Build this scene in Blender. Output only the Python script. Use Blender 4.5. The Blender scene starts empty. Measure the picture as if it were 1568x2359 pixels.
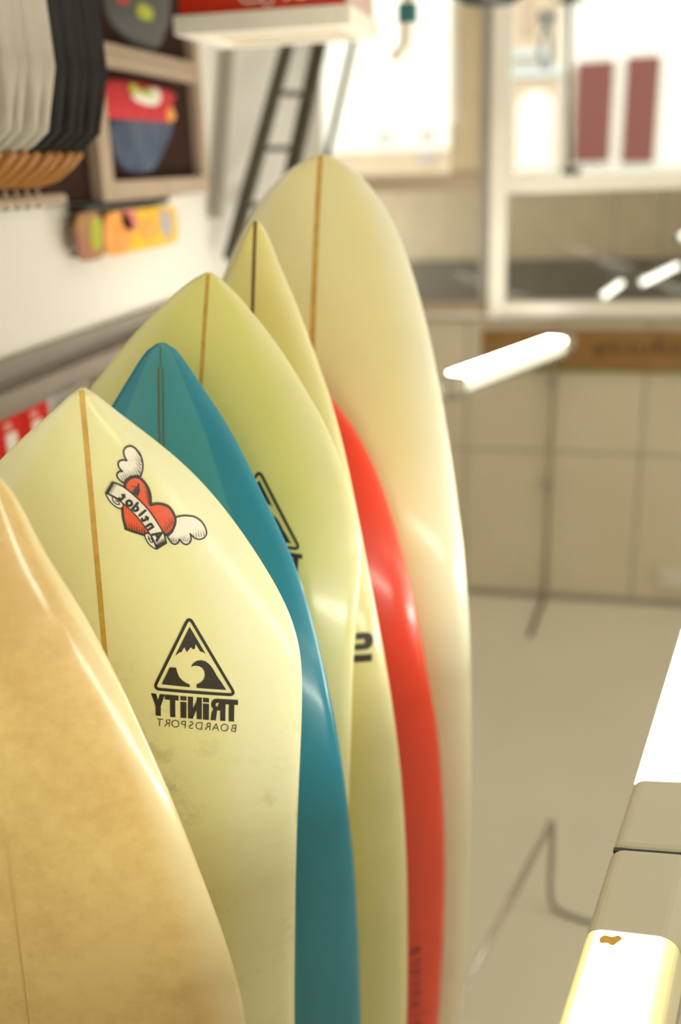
import bpy, bmesh, math, random
from mathutils import Vector, Matrix
from mathutils.geometry import tessellate_polygon
random.seed(7)
sc = bpy.context.scene
C = sc.collection

# ------------------------------------------------------------------ camera
cam_d = bpy.data.cameras.new('camera')
cam = bpy.data.objects.new('camera', cam_d)
C.objects.link(cam)
cam_d.sensor_fit = 'HORIZONTAL'
cam_d.sensor_width = 24.0
cam_d.lens = 24.0 * 2270.0 / 1568.0
cam_d.clip_start = 0.02
M = Matrix(((0.97306062, -0.04665299, 0.22577982, 0.0),
            (0.2283291, 0.33059311, -0.91573687, 0.0),
            (-0.03191939, 0.94261959, 0.33233937, 2.2),
            (0, 0, 0, 1)))
cam.matrix_world = M
cam_d.dof.use_dof = True
cam_d.dof.focus_distance = 1.13
cam_d.dof.aperture_fstop = 1.75
sc.camera = cam

# ------------------------------------------------------------------ light and exposure
sc.view_settings.view_transform = 'Standard'
sc.view_settings.look = 'None'
sc.view_settings.gamma = 1.0
sc.view_settings.use_curve_mapping = False
sc.view_settings.exposure = 0.24
wd = bpy.data.worlds.new('sky')
sc.world = wd
wd.use_nodes = True
bg = wd.node_tree.nodes['Background']
bg.inputs[0].default_value = (1.0, 0.97, 0.90, 1)
bg.inputs[1].default_value = 2.2
LAMP = 24.5
sc.cycles.max_bounces = 10
sc.cycles.use_light_tree = False
sc.cycles.diffuse_bounces = 7
sc.cycles.glossy_bounces = 2
sc.cycles.caustics_reflective = False
sc.cycles.caustics_refractive = False
sc.cycles.use_adaptive_sampling = True
sc.cycles.adaptive_threshold = 0.04

# ------------------------------------------------------------------ materials
def mat(name, col, rough=0.5, metal=0.0, col2=None, nscale=8.0, namt=0.5, bump=0.0, bscale=60.0, coat=0.0, sss=0.0, spec=0.5):
    m = bpy.data.materials.new(name); m.use_nodes = True
    nt = m.node_tree; p = nt.nodes['Principled BSDF']
    p.inputs['Base Color'].default_value = (*col, 1)
    p.inputs['Roughness'].default_value = rough
    p.inputs['Metallic'].default_value = metal
    p.inputs['Specular IOR Level'].default_value = spec
    p.inputs['Coat Weight'].default_value = coat
    p.inputs['Coat Roughness'].default_value = 0.08
    if sss:
        p.inputs['Subsurface Weight'].default_value = sss
        p.inputs['Subsurface Radius'].default_value = (0.05, 0.04, 0.02)
        p.inputs['Subsurface Scale'].default_value = 0.4
    tc = nt.nodes.new('ShaderNodeTexCoord')
    n = nt.nodes.new('ShaderNodeTexNoise'); n.inputs['Scale'].default_value = nscale; n.inputs['Detail'].default_value = 5
    nt.links.new(tc.outputs['Object'], n.inputs['Vector'])
    r = nt.nodes.new('ShaderNodeValToRGB')
    c2 = col2 if col2 else tuple(c * 0.9 for c in col)
    r.color_ramp.elements[0].position = 0.5 - namt * 0.4; r.color_ramp.elements[1].position = 0.5 + namt * 0.4
    r.color_ramp.elements[0].color = (*c2, 1); r.color_ramp.elements[1].color = (*col, 1)
    nt.links.new(n.outputs['Fac'], r.inputs['Fac']); nt.links.new(r.outputs['Color'], p.inputs['Base Color'])
    if bump:
        b = nt.nodes.new('ShaderNodeBump'); b.inputs['Strength'].default_value = bump; b.inputs['Distance'].default_value = 0.002
        n2 = nt.nodes.new('ShaderNodeTexNoise'); n2.inputs['Scale'].default_value = bscale; n2.inputs['Detail'].default_value = 4
        nt.links.new(tc.outputs['Object'], n2.inputs['Vector'])
        nt.links.new(n2.outputs['Fac'], b.inputs['Height']); nt.links.new(b.outputs['Normal'], p.inputs['Normal'])
    return m

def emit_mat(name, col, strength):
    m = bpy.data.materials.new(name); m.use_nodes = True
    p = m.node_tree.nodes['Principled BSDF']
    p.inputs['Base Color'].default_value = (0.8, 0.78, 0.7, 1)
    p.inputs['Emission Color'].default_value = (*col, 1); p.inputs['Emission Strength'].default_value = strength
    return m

def glass_mat(name, tint=(0.95, 0.97, 0.95), ior=1.5):
    m = bpy.data.materials.new(name); m.use_nodes = True; nt = m.node_tree
    nt.nodes.remove(nt.nodes['Principled BSDF']); out = nt.nodes['Material Output']
    t = nt.nodes.new('ShaderNodeBsdfTransparent'); t.inputs[0].default_value = (*tint, 1)
    g = nt.nodes.new('ShaderNodeBsdfGlossy'); g.inputs['Roughness'].default_value = 0.02
    f = nt.nodes.new('ShaderNodeFresnel'); f.inputs[0].default_value = ior
    x = nt.nodes.new('ShaderNodeMixShader')
    nt.links.new(f.outputs[0], x.inputs[0]); nt.links.new(t.outputs[0], x.inputs[1]); nt.links.new(g.outputs[0], x.inputs[2])
    nt.links.new(x.outputs[0], out.inputs[0])
    return m

WALLC = (0.75, 0.69, 0.57)
MT = dict(
    floor=mat('floor_paint', (0.84, 0.805, 0.705), 0.6, col2=(0.80, 0.765, 0.665), nscale=1.5, bump=0.05),
    wall=mat('wall_paint', WALLC, 0.7, col2=(0.72, 0.65, 0.52), nscale=2.0, bump=0.05),
    bright=mat('bright_white_laminate', (0.93, 0.90, 0.82), 0.5),
    rear=mat('clay_paint', (0.50, 0.44, 0.36), 0.7),
    white=mat('white_paint', (0.81, 0.79, 0.745), 0.6, nscale=1.2, namt=1.0),
    dark_gap=mat('panel_joint', (0.42, 0.37, 0.27), 0.8),
    steel=mat('brushed_steel', (0.86, 0.83, 0.76), 0.38, 0.2, nscale=4),
    chrome=mat('steel_tube', (0.90, 0.82, 0.78), 0.2, 0.6),
    sidepanel=mat('olive_beige_board', (0.62, 0.52, 0.35), 0.7),
    greyplastic=mat('grey_plastic', (0.60, 0.57, 0.45), 0.45, nscale=3, namt=1.0),
    greypaint=mat('grey_paint', (0.40, 0.38, 0.34), 0.5),
    beige=mat('beige_board', (0.80, 0.68, 0.50), 0.7),
    taupe=mat('taupe_frame', (0.46, 0.36, 0.27), 0.7, spec=0.2),
    brown=mat('dark_brown_panel', (0.040, 0.020, 0.015), 0.95, spec=0.1),
    black=mat('black_cloth', (0.022, 0.02, 0.022), 0.9),
    blackplastic=mat('black_plastic', (0.02, 0.02, 0.02), 0.4),
    olive=mat('dark_olive_metal', (0.10, 0.09, 0.06), 0.45, 0.3),
    grey_cloth=mat('light_grey_cloth', (0.62, 0.58, 0.50), 0.95, col2=(0.50, 0.48, 0.42), nscale=14, bump=0.3, bscale=300),
    char_cloth=mat('charcoal_cloth', (0.035, 0.032, 0.033), 0.95, col2=(0.02, 0.02, 0.022), nscale=14, bump=0.3, bscale=300),
    wood=mat('hanger_wood', (0.55, 0.26, 0.07), 0.4, col2=(0.42, 0.18, 0.045), nscale=20),
    signwood=mat('sign_wood', (0.36, 0.20, 0.07), 0.6, col2=(0.29, 0.15, 0.045), nscale=6, bump=0.2),
    green=mat('green_edge', (0.20, 0.27, 0.05), 0.6),
    ink=mat('black_ink', (0.02, 0.017, 0.014), 0.35, nscale=150, col2=(0.03, 0.028, 0.022)),
    darkink=mat('faded_dark_ink', (0.10, 0.035, 0.02), 0.4),
    signink=mat('sign_ink', (0.13, 0.07, 0.03), 0.6),
    cream=mat('cream_print', (0.85, 0.82, 0.70), 0.35),
    redprint=mat('orange_red_print', (0.80, 0.10, 0.025), 0.3),
    red=mat('red_card', (0.62, 0.022, 0.012), 0.75, spec=0.15),
    redpaint=mat('red_laminate', (0.62, 0.035, 0.012), 0.35),
    whitecard=mat('white_label', (0.82, 0.78, 0.72), 0.5),
    pink=mat('pink_print', (0.75, 0.22, 0.20), 0.5),
    pinkcloth=mat('pink_red_cloth', (0.62, 0.04, 0.05), 0.9, col2=(0.45, 0.02, 0.03), nscale=12),
    navy=mat('navy_cloth', (0.03, 0.045, 0.10), 0.9, col2=(0.12, 0.15, 0.22), nscale=9, namt=0.6),
    lime=mat('lime_print', (0.45, 0.50, 0.03), 0.6),
    lilac=mat('lilac_print', (0.45, 0.40, 0.45), 0.6),
    yellow=mat('yellow_print', (0.82, 0.55, 0.02), 0.6, col2=(0.72, 0.40, 0.04), nscale=25),
    orange=mat('orange_print', (0.85, 0.28, 0.05), 0.6, col2=(0.85, 0.42, 0.10), nscale=30),
    plum=mat('plum_print', (0.36, 0.12, 0.10), 0.5, col2=(0.42, 0.25, 0.06), nscale=16),
    greyprint=mat('grey_print', (0.45, 0.42, 0.45), 0.5),
    teal=mat('teal_plastic', (0.02, 0.16, 0.17), 0.4),
    paleblue=mat('pale_blue_metal', (0.55, 0.60, 0.62), 0.4),
    glass=glass_mat('window_glass'), lowglass=glass_mat('clear_coated_glass', ior=1.13),
    facade=mat('white_render', (0.86, 0.84, 0.78), 0.8),
    facade2=mat('cream_render', (0.60, 0.48, 0.35), 0.8),
    shutter=mat('dark_red_shutter', (0.17, 0.042, 0.038), 0.7, nscale=30),
    pave=mat('pale_paving', (0.6, 0.58, 0.53), 0.8),
    ledge=mat('ledge_metal', (0.27, 0.225, 0.19), 0.6), pipe=mat('pipe_paint', (0.50, 0.45, 0.36), 0.6),
    slate=mat('dark_slate_board', (0.27, 0.24, 0.20), 0.6),
    stain=mat('rust_stain', (0.62, 0.30, 0.02), 0.5, col2=(0.75, 0.50, 0.08), nscale=120),
)

# ------------------------------------------------------------------ helpers
def obj(name, bm, m, parent=None, smooth=False):
    me = bpy.data.meshes.new(name); bm.normal_update(); bm.to_mesh(me); bm.free()
    if m: me.materials.append(m)
    if smooth:
        me.polygons.foreach_set('use_smooth', [True] * len(me.polygons))
    o = bpy.data.objects.new(name, me); C.objects.link(o)
    if parent: o.parent = parent
    return o

def empty(name, loc=(0, 0, 0), rz=0.0):
    o = bpy.data.objects.new(name, None); C.objects.link(o)
    o.location = loc; o.rotation_euler = (0, 0, rz); o.empty_display_size = 0.05
    return o

def tag(o, label, cat, group=None):
    o['label'] = label; o['category'] = cat
    if group: o['group'] = group
    return o

def struct(o):
    o['kind'] = 'structure'; return o

def box(bm, lo, hi, bev=0.0):
    vs = [bm.verts.new((x, y, z)) for x in (lo[0], hi[0]) for y in (lo[1], hi[1]) for z in (lo[2], hi[2])]
    fs = [(0, 1, 3, 2), (4, 6, 7, 5), (0, 4, 5, 1), (2, 3, 7, 6), (0, 2, 6, 4), (1, 5, 7, 3)]
    faces = [bm.faces.new([vs[i] for i in f]) for f in fs]
    if bev:
        ed = list({e for f in faces for e in f.edges})
        bmesh.ops.bevel(bm, geom=ed, offset=bev, segments=2, affect='EDGES', profile=0.5)
    return bm

def boxo(name, lo, hi, m, parent=None, bev=0.0):
    return obj(name, box(bmesh.new(), lo, hi, bev), m, parent)

def frames(pts):
    """parallel-transport frames along a polyline"""
    P = [Vector(p) for p in pts]; T = []
    for i in range(len(P)):
        a = P[max(i - 1, 0)]; b = P[min(i + 1, len(P) - 1)]; T.append((b - a).normalized())
    up = Vector((0, 0, 1)) if abs(T[0].z) < 0.9 else Vector((1, 0, 0))
    A = []
    n = (up - T[0] * up.dot(T[0])).normalized()
    for t in T:
        n = (n - t * n.dot(t)).normalized(); A.append((n.copy(), t.cross(n)))
    return P, A

def tube(bm, pts, r, n=10, caps=True):
    P, A = frames(pts); rings = []
    for i, (p, (a, b)) in enumerate(zip(P, A)):
        rr = r[i] if isinstance(r, (list, tuple)) else r
        rings.append([bm.verts.new(p + a * math.cos(6.28318 * k / n) * rr + b * math.sin(6.28318 * k / n) * rr) for k in range(n)])
    for u, v in zip(rings, rings[1:]):
        for k in range(n): bm.faces.new((u[k], u[(k + 1) % n], v[(k + 1) % n], v[k]))
    if caps:
        bm.faces.new(rings[0][::-1]); bm.faces.new(rings[-1])
    bmesh.ops.recalc_face_normals(bm, faces=bm.faces[:])
    return bm

def tubeo(name, pts, r, m, parent=None, n=10):
    return obj(name, tube(bmesh.new(), pts, r, n), m, parent, True)

def bar(bm, a, b, w, d, ref=(0, 0, 1)):
    """rectangular bar from a to b, w along ref-perpendicular, d along the other"""
    a, b = Vector(a), Vector(b); t = (b - a).normalized(); r = Vector(ref)
    if abs(t.dot(r)) > 0.95: r = Vector((1, 0, 0))
    u = t.cross(r).normalized(); v = u.cross(t).normalized()
    vs = []
    for p in (a, b):
        for su, sv in ((-1, -1), (1, -1), (1, 1), (-1, 1)): vs.append(bm.verts.new(p + u * su * w / 2 + v * sv * d / 2))
    for f in ((3, 2, 1, 0), (4, 5, 6, 7), (0, 1, 5, 4), (1, 2, 6, 5), (2, 3, 7, 6), (3, 0, 4, 7)): bm.faces.new([vs[i] for i in f])
    bmesh.ops.recalc_face_normals(bm, faces=bm.faces[:])
    return bm

def baro(name, a, b, w, d, m, parent=None, ref=(0, 0, 1)):
    return obj(name, bar(bmesh.new(), a, b, w, d, ref), m, parent)

def prism(bm, poly, axis_pt):
    """extrude closed 3-D polygon along vector"""
    P = [Vector(p) for p in poly]; v = Vector(axis_pt)
    a = [bm.verts.new(p) for p in P]; b = [bm.verts.new(p + v) for p in P]
    tri = tessellate_polygon([P])
    for t in tri:
        bm.faces.new([a[i] for i in t]); bm.faces.new([b[i] for i in reversed(t)])
    n = len(P)
    for i in range(n): bm.faces.new((a[i], a[(i + 1) % n], b[(i + 1) % n], b[i]))
    bmesh.ops.recalc_face_normals(bm, faces=bm.faces[:])
    return bm

def rrect(x0, y0, x1, y1, r, n=5):
    pts = []
    for cx, cy, a0 in ((x1 - r, y1 - r, 0), (x0 + r, y1 - r, 90), (x0 + r, y0 + r, 180), (x1 - r, y0 + r, 270)):
        for k in range(n + 1):
            a = math.radians(a0 + 90 * k / n); pts.append((cx + r * math.cos(a), cy + r * math.sin(a)))
    return pts

# ------------------------------------------------------------------ room shell
D = 4.88; XL = -1.27; XR = 3.2; YB = -3.2; ZC = 3.85
struct(boxo('floor', (XL - .1, YB - .1, -.1), (XR + .1, D + .1, 0), MT['floor']))
struct(boxo('ceiling', (XL - .1, YB - .1, ZC), (XR + .1, D + .1, ZC + .1), MT['bright']))
struct(boxo('wall_left', (XL - .1, YB - .1, 0), (XL, D + .1, ZC), MT['white']))
struct(boxo('wall_right', (XR, YB - .1, 0), (XR + .1, D + .1, ZC), MT['white']))
struct(boxo('wall_rear', (XL, YB - .1, 0), (XR, YB, ZC), MT['rear']))
wb = struct(boxo('wall_back', (XL, D + .012, 0), (XR, D + .11, 1.50), MT['dark_gap']))
cols = [XL, -.96, -.53, -.10, .33, .76, 1.19, 1.62, 2.05, 2.48, 2.91, XR]
for (z0, z1) in ((.03, .805), (.805, 1.46)):
    for a, b in zip(cols, cols[1:]):
        boxo('panel', (a + .004, D, z0 + .004), (b - .004, D + .011, z1 - .004), MT['wall'], wb, .002)
struct(boxo('baseboard_back', (XL, D - .012, 0), (XR, D + .02, .035), MT['greypaint']))
struct(boxo('baseboard_left', (XL - .01, YB, 0), (XL + .012, D, .05), MT['greypaint']))
# glazed front: header ledge, posts, bars, glass
w1 = struct(boxo('window_1', (XL, D - .03, 1.475), (XR, D + .1, 1.50), MT['steel']))
boxo('ledge', (-.40, D - .07, 1.50), (XR, D + .06, 1.555), MT['steel'], w1, .004)
boxo('ledge', (XL, D - .03, 1.50), (-.40, D + .06, 1.555), MT['taupe'], w1, .004)
boxo('post', (-.425, D - .085, 1.48), (-.345, D + .06, ZC), MT['steel'], w1, .006)
boxo('post', (-.475, D - .03, 1.555), (-.425, D + .06, ZC), MT['greypaint'], w1, .004)
boxo('crossbar', (-.345, D - .06, 2.052), (XR, D + .06, 2.122), MT['steel'], w1, .006)
boxo('crossbar', (XL, D - .02, 2.070), (-.475, D + .06, 2.145), MT['taupe'], w1, .004)
boxo('side_panel', (-.615, D - .005, 2.145), (-.475, D + .05, ZC), MT['sidepanel'], w1, .004)
boxo('side_strip', (-.615, D - .012, 2.36), (-.585, D + .02, ZC), MT['white'], w1, .002)
boxo('jamb', (XL, D - .01, 2.145), (-1.235, D + .05, ZC), MT['white'], w1, .003)
boxo('post', (2.2, D - .085, 1.48), (2.28, D + .06, ZC), MT['steel'], w1, .006)
for a, b, z0, z1 in ((-1.235, -.615, 2.145, ZC), (-.345, 2.2, 2.122, ZC), (2.28, XR, 2.122, ZC), (XL, -.475, 1.555, 2.07), (-.345, 2.2, 1.555, 2.052), (2.28, XR, 1.555, 2.052)):
    boxo('pane', (a, D + .012, z0), (b, D + .018, z1), MT['glass' if z0 > 2 else 'lowglass'], w1)
# covered passage added behind the lower glass, holds the reflection tubes
ps = struct(boxo('wall_passage', (XL - .3, 6.55, -.15), (XR + .3, 6.65, 2.05), MT['beige']))
boxo('dado', (XL - .3, 6.515, 1.2), (XR + .3, 6.55, 1.592), MT['slate'], ps)
struct(boxo('ceiling_passage', (XL - .3, D + .11, 2.07), (XR + .3, 6.65, 2.10), MT['facade']))
struct(boxo('floor_passage', (XL - .3, D + .11, 1.15), (XR + .3, 6.65, 1.2), MT['taupe']))
struct(boxo('ground_outside', (-30, D + .2, -.3), (30, 40, -.15), MT['pave']))

# ------------------------------------------------------------------ surfboards
BOARDS = {
    1: dict(W=(0.9631, 0.2465, -0.1081), U=(0.1047, 0.0268, 0.9941), Nn=(0.2479, -0.9688, 0.0), N=(-0.5228, 0.7761, 1.941), k=0.0213, L=1.9495,
          w=[0.0, 0.0031, 0.0068, 0.0121, 0.0183, 0.0245, 0.0305, 0.0373, 0.0458, 0.057, 0.0703, 0.0839, 0.0973, 0.1108, 0.1245, 0.1387, 0.1535, 0.1687, 0.1838, 0.1992, 0.2153, 0.2314, 0.2467, 0.2598, 0.267, 0.2695, 0.2708, 0.2716, 0.2719, 0.2718, 0.2714, 0.2706, 0.2691, 0.2658, 0.2593, 0.25, 0.2371, 0.2188, 0.1926, 0.1531, 0.0906]),
    2: dict(W=(0.9617, 0.2698, -0.0484), U=(0.0466, 0.0131, 0.9988), Nn=(0.2701, -0.9628, 0.0), N=(-0.4937, 0.9114, 1.9918), k=0.0669, L=1.9912,
          w=[0.0, 0.0048, 0.0103, 0.0175, 0.027, 0.0395, 0.0554, 0.0736, 0.0931, 0.1124, 0.1309, 0.1487, 0.1662, 0.1834, 0.2, 0.2141, 0.2235, 0.2273, 0.2275, 0.2265, 0.2249, 0.2232, 0.2217, 0.2207, 0.22, 0.2195, 0.2191, 0.219, 0.2193, 0.2201, 0.2213, 0.2224, 0.2227, 0.2208, 0.2155, 0.2077, 0.197, 0.1818, 0.1601, 0.1272, 0.0753]),
    3: dict(W=(0.9879, 0.1551, -0.0069), U=(0.0068, 0.0011, 1.0), Nn=(0.1551, -0.9879, 0.0), N=(-0.5278, 1.1974, 1.9886), k=-0.104, L=1.9856,
          w=[0.0, 0.0069, 0.0139, 0.0209, 0.0282, 0.0361, 0.0453, 0.0563, 0.0689, 0.0823, 0.0957, 0.1091, 0.1228, 0.1374, 0.153, 0.1679, 0.1806, 0.1915, 0.2015, 0.2108, 0.2191, 0.2261, 0.2322, 0.2373, 0.2417, 0.2446, 0.2462, 0.2472, 0.2478, 0.2478, 0.2471, 0.2457, 0.2434, 0.2397, 0.2339, 0.2256, 0.2141, 0.1976, 0.174, 0.1382, 0.0819]),
    4: dict(W=(0.9811, 0.1683, -0.0952), U=(0.0938, 0.0161, 0.9955), Nn=(0.1691, -0.9856, 0.0), N=(-0.498, 1.3104, 2.0661), k=-0.0915, L=2.0726,
          w=[0.0, 0.0064, 0.0136, 0.0227, 0.034, 0.0469, 0.0613, 0.0775, 0.095, 0.1131, 0.1317, 0.1512, 0.1708, 0.1889, 0.2053, 0.2202, 0.2318, 0.2384, 0.2407, 0.2406, 0.2401, 0.2411, 0.2434, 0.2461, 0.2484, 0.2494, 0.2495, 0.2495, 0.2494, 0.2491, 0.2483, 0.2468, 0.2447, 0.2412, 0.2353, 0.2269, 0.2153, 0.1988, 0.175, 0.139, 0.0823]),
    5: dict(W=(0.9956, 0.0917, -0.018), U=(0.0179, 0.0017, 0.9998), Nn=(0.0917, -0.9958, -0.0), N=(-0.4757, 1.4655, 2.1264), k=-0.1268, L=2.1237,
          w=[0.0, 0.0039, 0.0079, 0.0124, 0.0175, 0.0232, 0.0297, 0.0375, 0.0471, 0.0581, 0.0695, 0.0812, 0.0934, 0.1065, 0.1194, 0.1311, 0.1419, 0.152, 0.1618, 0.1717, 0.182, 0.1925, 0.2028, 0.2125, 0.2212, 0.2287, 0.2347, 0.2394, 0.2429, 0.245, 0.2459, 0.2465, 0.2464, 0.2438, 0.2365, 0.2257, 0.2129, 0.1964, 0.1731, 0.1375, 0.0815]),
    6: dict(W=(0.986, 0.1665, -0.0071), U=(0.007, 0.0012, 1.0), Nn=(0.1666, -0.986, 0.0), N=(-0.4339, 1.5198, 1.9049), k=-0.0595, L=1.9019,
          w=[0.0, 0.0043, 0.0091, 0.0148, 0.0215, 0.0291, 0.038, 0.0487, 0.0619, 0.0768, 0.0913, 0.1048, 0.1173, 0.129, 0.1399, 0.1502, 0.1599, 0.1694, 0.1787, 0.1876, 0.1959, 0.204, 0.2128, 0.2214, 0.228, 0.2323, 0.2357, 0.2386, 0.2403, 0.2405, 0.24, 0.2387, 0.2362, 0.2326, 0.2272, 0.2191, 0.2077, 0.1917, 0.1688, 0.1342, 0.0795]),
    7: dict(W=(0.9995, 0.0292, -0.0149), U=(0.0149, 0.0004, 0.9999), Nn=(0.0292, -0.9996, 0.0), N=(-0.4337, 1.71, 2.2177), k=-0.1341, L=2.2149,
          w=[0.0, 0.0113, 0.023, 0.0363, 0.0516, 0.0677, 0.0837, 0.0993, 0.1143, 0.1285, 0.142, 0.1547, 0.1669, 0.1785, 0.1898, 0.2007, 0.2113, 0.2215, 0.2314, 0.241, 0.2503, 0.259, 0.2669, 0.2736, 0.279, 0.283, 0.2861, 0.2885, 0.2904, 0.2919, 0.2932, 0.2937, 0.2937, 0.2931, 0.291, 0.2845, 0.2678, 0.24, 0.2065, 0.1635, 0.097]),
}


def board_mat(name, core, rail, pos=0.62, width=0.25, rough=0.28, dirt=0.0, dirtcol=(0.30, 0.27, 0.12), wax=False, mottle=0.08, coat=0.5):
    m = bpy.data.materials.new(name); m.use_nodes = True; nt = m.node_tree; p = nt.nodes['Principled BSDF']
    L = nt.links.new
    uv = nt.nodes.new('ShaderNodeUVMap'); sx = nt.nodes.new('ShaderNodeSeparateXYZ'); L(uv.outputs[0], sx.inputs[0])
    ab = nt.nodes.new('ShaderNodeMath'); ab.operation = 'ABSOLUTE'; L(sx.outputs[0], ab.inputs[0])
    rp = nt.nodes.new('ShaderNodeMapRange'); rp.interpolation_type = 'SMOOTHSTEP'
    rp.inputs['From Min'].default_value = pos - width / 2; rp.inputs['From Max'].default_value = pos + width / 2
    L(ab.outputs[0], rp.inputs['Value'])
    mx = nt.nodes.new('ShaderNodeMix'); mx.data_type = 'RGBA'
    mx.inputs['A'].default_value = (*core, 1); mx.inputs['B'].default_value = (*rail, 1); L(rp.outputs[0], mx.inputs['Factor'])
    tc = nt.nodes.new('ShaderNodeTexCoord')
    n = nt.nodes.new('ShaderNodeTexNoise'); n.inputs['Scale'].default_value = 5; n.inputs['Detail'].default_value = 3; L(tc.outputs['Object'], n.inputs['Vector'])
    mr = nt.nodes.new('ShaderNodeMapRange'); mr.inputs['From Min'].default_value = .3; mr.inputs['From Max'].default_value = .7
    mr.inputs['To Min'].default_value = 1 - mottle; mr.inputs['To Max'].default_value = 1.0; L(n.outputs['Fac'], mr.inputs['Value'])
    ml = nt.nodes.new('ShaderNodeMix'); ml.data_type = 'RGBA'; ml.blend_type = 'MULTIPLY'; ml.inputs['Factor'].default_value = 1
    L(mx.outputs['Result'], ml.inputs['A']); L(mr.outputs[0], ml.inputs['B'])
    col = ml.outputs['Result']
    if dirt:
        n2 = nt.nodes.new('ShaderNodeTexNoise'); n2.inputs['Scale'].default_value = 26; n2.inputs['Detail'].default_value = 8; n2.inputs['Roughness'].default_value = .7; L(tc.outputs['Object'], n2.inputs['Vector'])
        n3 = nt.nodes.new('ShaderNodeTexNoise'); n3.inputs['Scale'].default_value = 5.5; L(tc.outputs['Object'], n3.inputs['Vector'])
        r2 = nt.nodes.new('ShaderNodeMapRange'); r2.inputs['From Min'].default_value = .52; r2.inputs['From Max'].default_value = .78; L(n2.outputs['Fac'], r2.inputs['Value'])
        r3 = nt.nodes.new('ShaderNodeMapRange'); r3.inputs['From Min'].default_value = .46; r3.inputs['From Max'].default_value = .62; L(n3.outputs['Fac'], r3.inputs['Value'])
        # the grime lies on the lower deck: distance from the nose (v)
        r4 = nt.nodes.new('ShaderNodeMapRange'); r4.inputs['From Min'].default_value = .22; r4.inputs['From Max'].default_value = .5; L(sx.outputs[1], r4.inputs['Value'])
        m1 = nt.nodes.new('ShaderNodeMath'); m1.operation = 'MULTIPLY'; L(r2.outputs[0], m1.inputs[0]); L(r3.outputs[0], m1.inputs[1])
        m2 = nt.nodes.new('ShaderNodeMath'); m2.operation = 'MULTIPLY'; L(m1.outputs[0], m2.inputs[0]); L(r4.outputs[0], m2.inputs[1])
        m3 = nt.nodes.new('ShaderNodeMath'); m3.operation = 'MULTIPLY'; m3.inputs[1].default_value = dirt; L(m2.outputs[0], m3.inputs[0])
        md = nt.nodes.new('ShaderNodeMix'); md.data_type = 'RGBA'; L(m3.outputs[0], md.inputs['Factor']); L(col, md.inputs['A']); md.inputs['B'].default_value = (*dirtcol, 1)
        col = md.outputs['Result']
    if wax:
        n2 = nt.nodes.new('ShaderNodeTexNoise'); n2.inputs['Scale'].default_value = 42; n2.inputs['Detail'].default_value = 9; n2.inputs['Roughness'].default_value = .72; L(tc.outputs['Object'], n2.inputs['Vector'])
        n3 = nt.nodes.new('ShaderNodeTexNoise'); n3.inputs['Scale'].default_value = 7; n3.inputs['Detail'].default_value = 4; L(tc.outputs['Object'], n3.inputs['Vector'])
        mu = nt.nodes.new('ShaderNodeMix'); mu.data_type = 'RGBA'; mu.inputs['Factor'].default_value = .5; L(n2.outputs['Fac'], mu.inputs['A']); L(n3.outputs['Fac'], mu.inputs['B'])
        r2 = nt.nodes.new('ShaderNodeMapRange'); r2.inputs['From Min'].default_value = .42; r2.inputs['From Max'].default_value = .62; L(mu.outputs['Result'], r2.inputs['Value'])
        md = nt.nodes.new('ShaderNodeMix'); md.data_type = 'RGBA'; L(r2.outputs[0], md.inputs['Factor']); L(col, md.inputs['A']); md.inputs['B'].default_value = (core[0] * .72, core[1] * .62, core[2] * .5, 1)
        inv = nt.nodes.new('ShaderNodeMath'); inv.operation = 'SUBTRACT'; inv.inputs[0].default_value = 1.0; L(rp.outputs[0], inv.inputs[1])
        mm = nt.nodes.new('ShaderNodeMath'); mm.operation = 'MULTIPLY'; L(r2.outputs[0], mm.inputs[0]); L(inv.outputs[0], mm.inputs[1])
        m4 = nt.nodes.new('ShaderNodeMath'); m4.operation = 'MULTIPLY'; m4.inputs[1].default_value = .7; L(mm.outputs[0], m4.inputs[0]); L(m4.outputs[0], md.inputs['Factor'])
        col = md.outputs['Result']
        b = nt.nodes.new('ShaderNodeBump'); b.inputs['Distance'].default_value = .0006; L(n2.outputs['Fac'], b.inputs['Height'])
        bs = nt.nodes.new('ShaderNodeMath'); bs.operation = 'MULTIPLY'; bs.inputs[1].default_value = .85; L(inv.outputs[0], bs.inputs[0]); L(bs.outputs[0], b.inputs['Strength'])
        L(b.outputs['Normal'], p.inputs['Normal'])
    L(col, p.inputs['Base Color'])
    p.inputs['Roughness'].default_value = rough; p.inputs['Coat Weight'].default_value = coat; p.inputs['Coat Roughness'].default_value = .12
    return m

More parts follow.
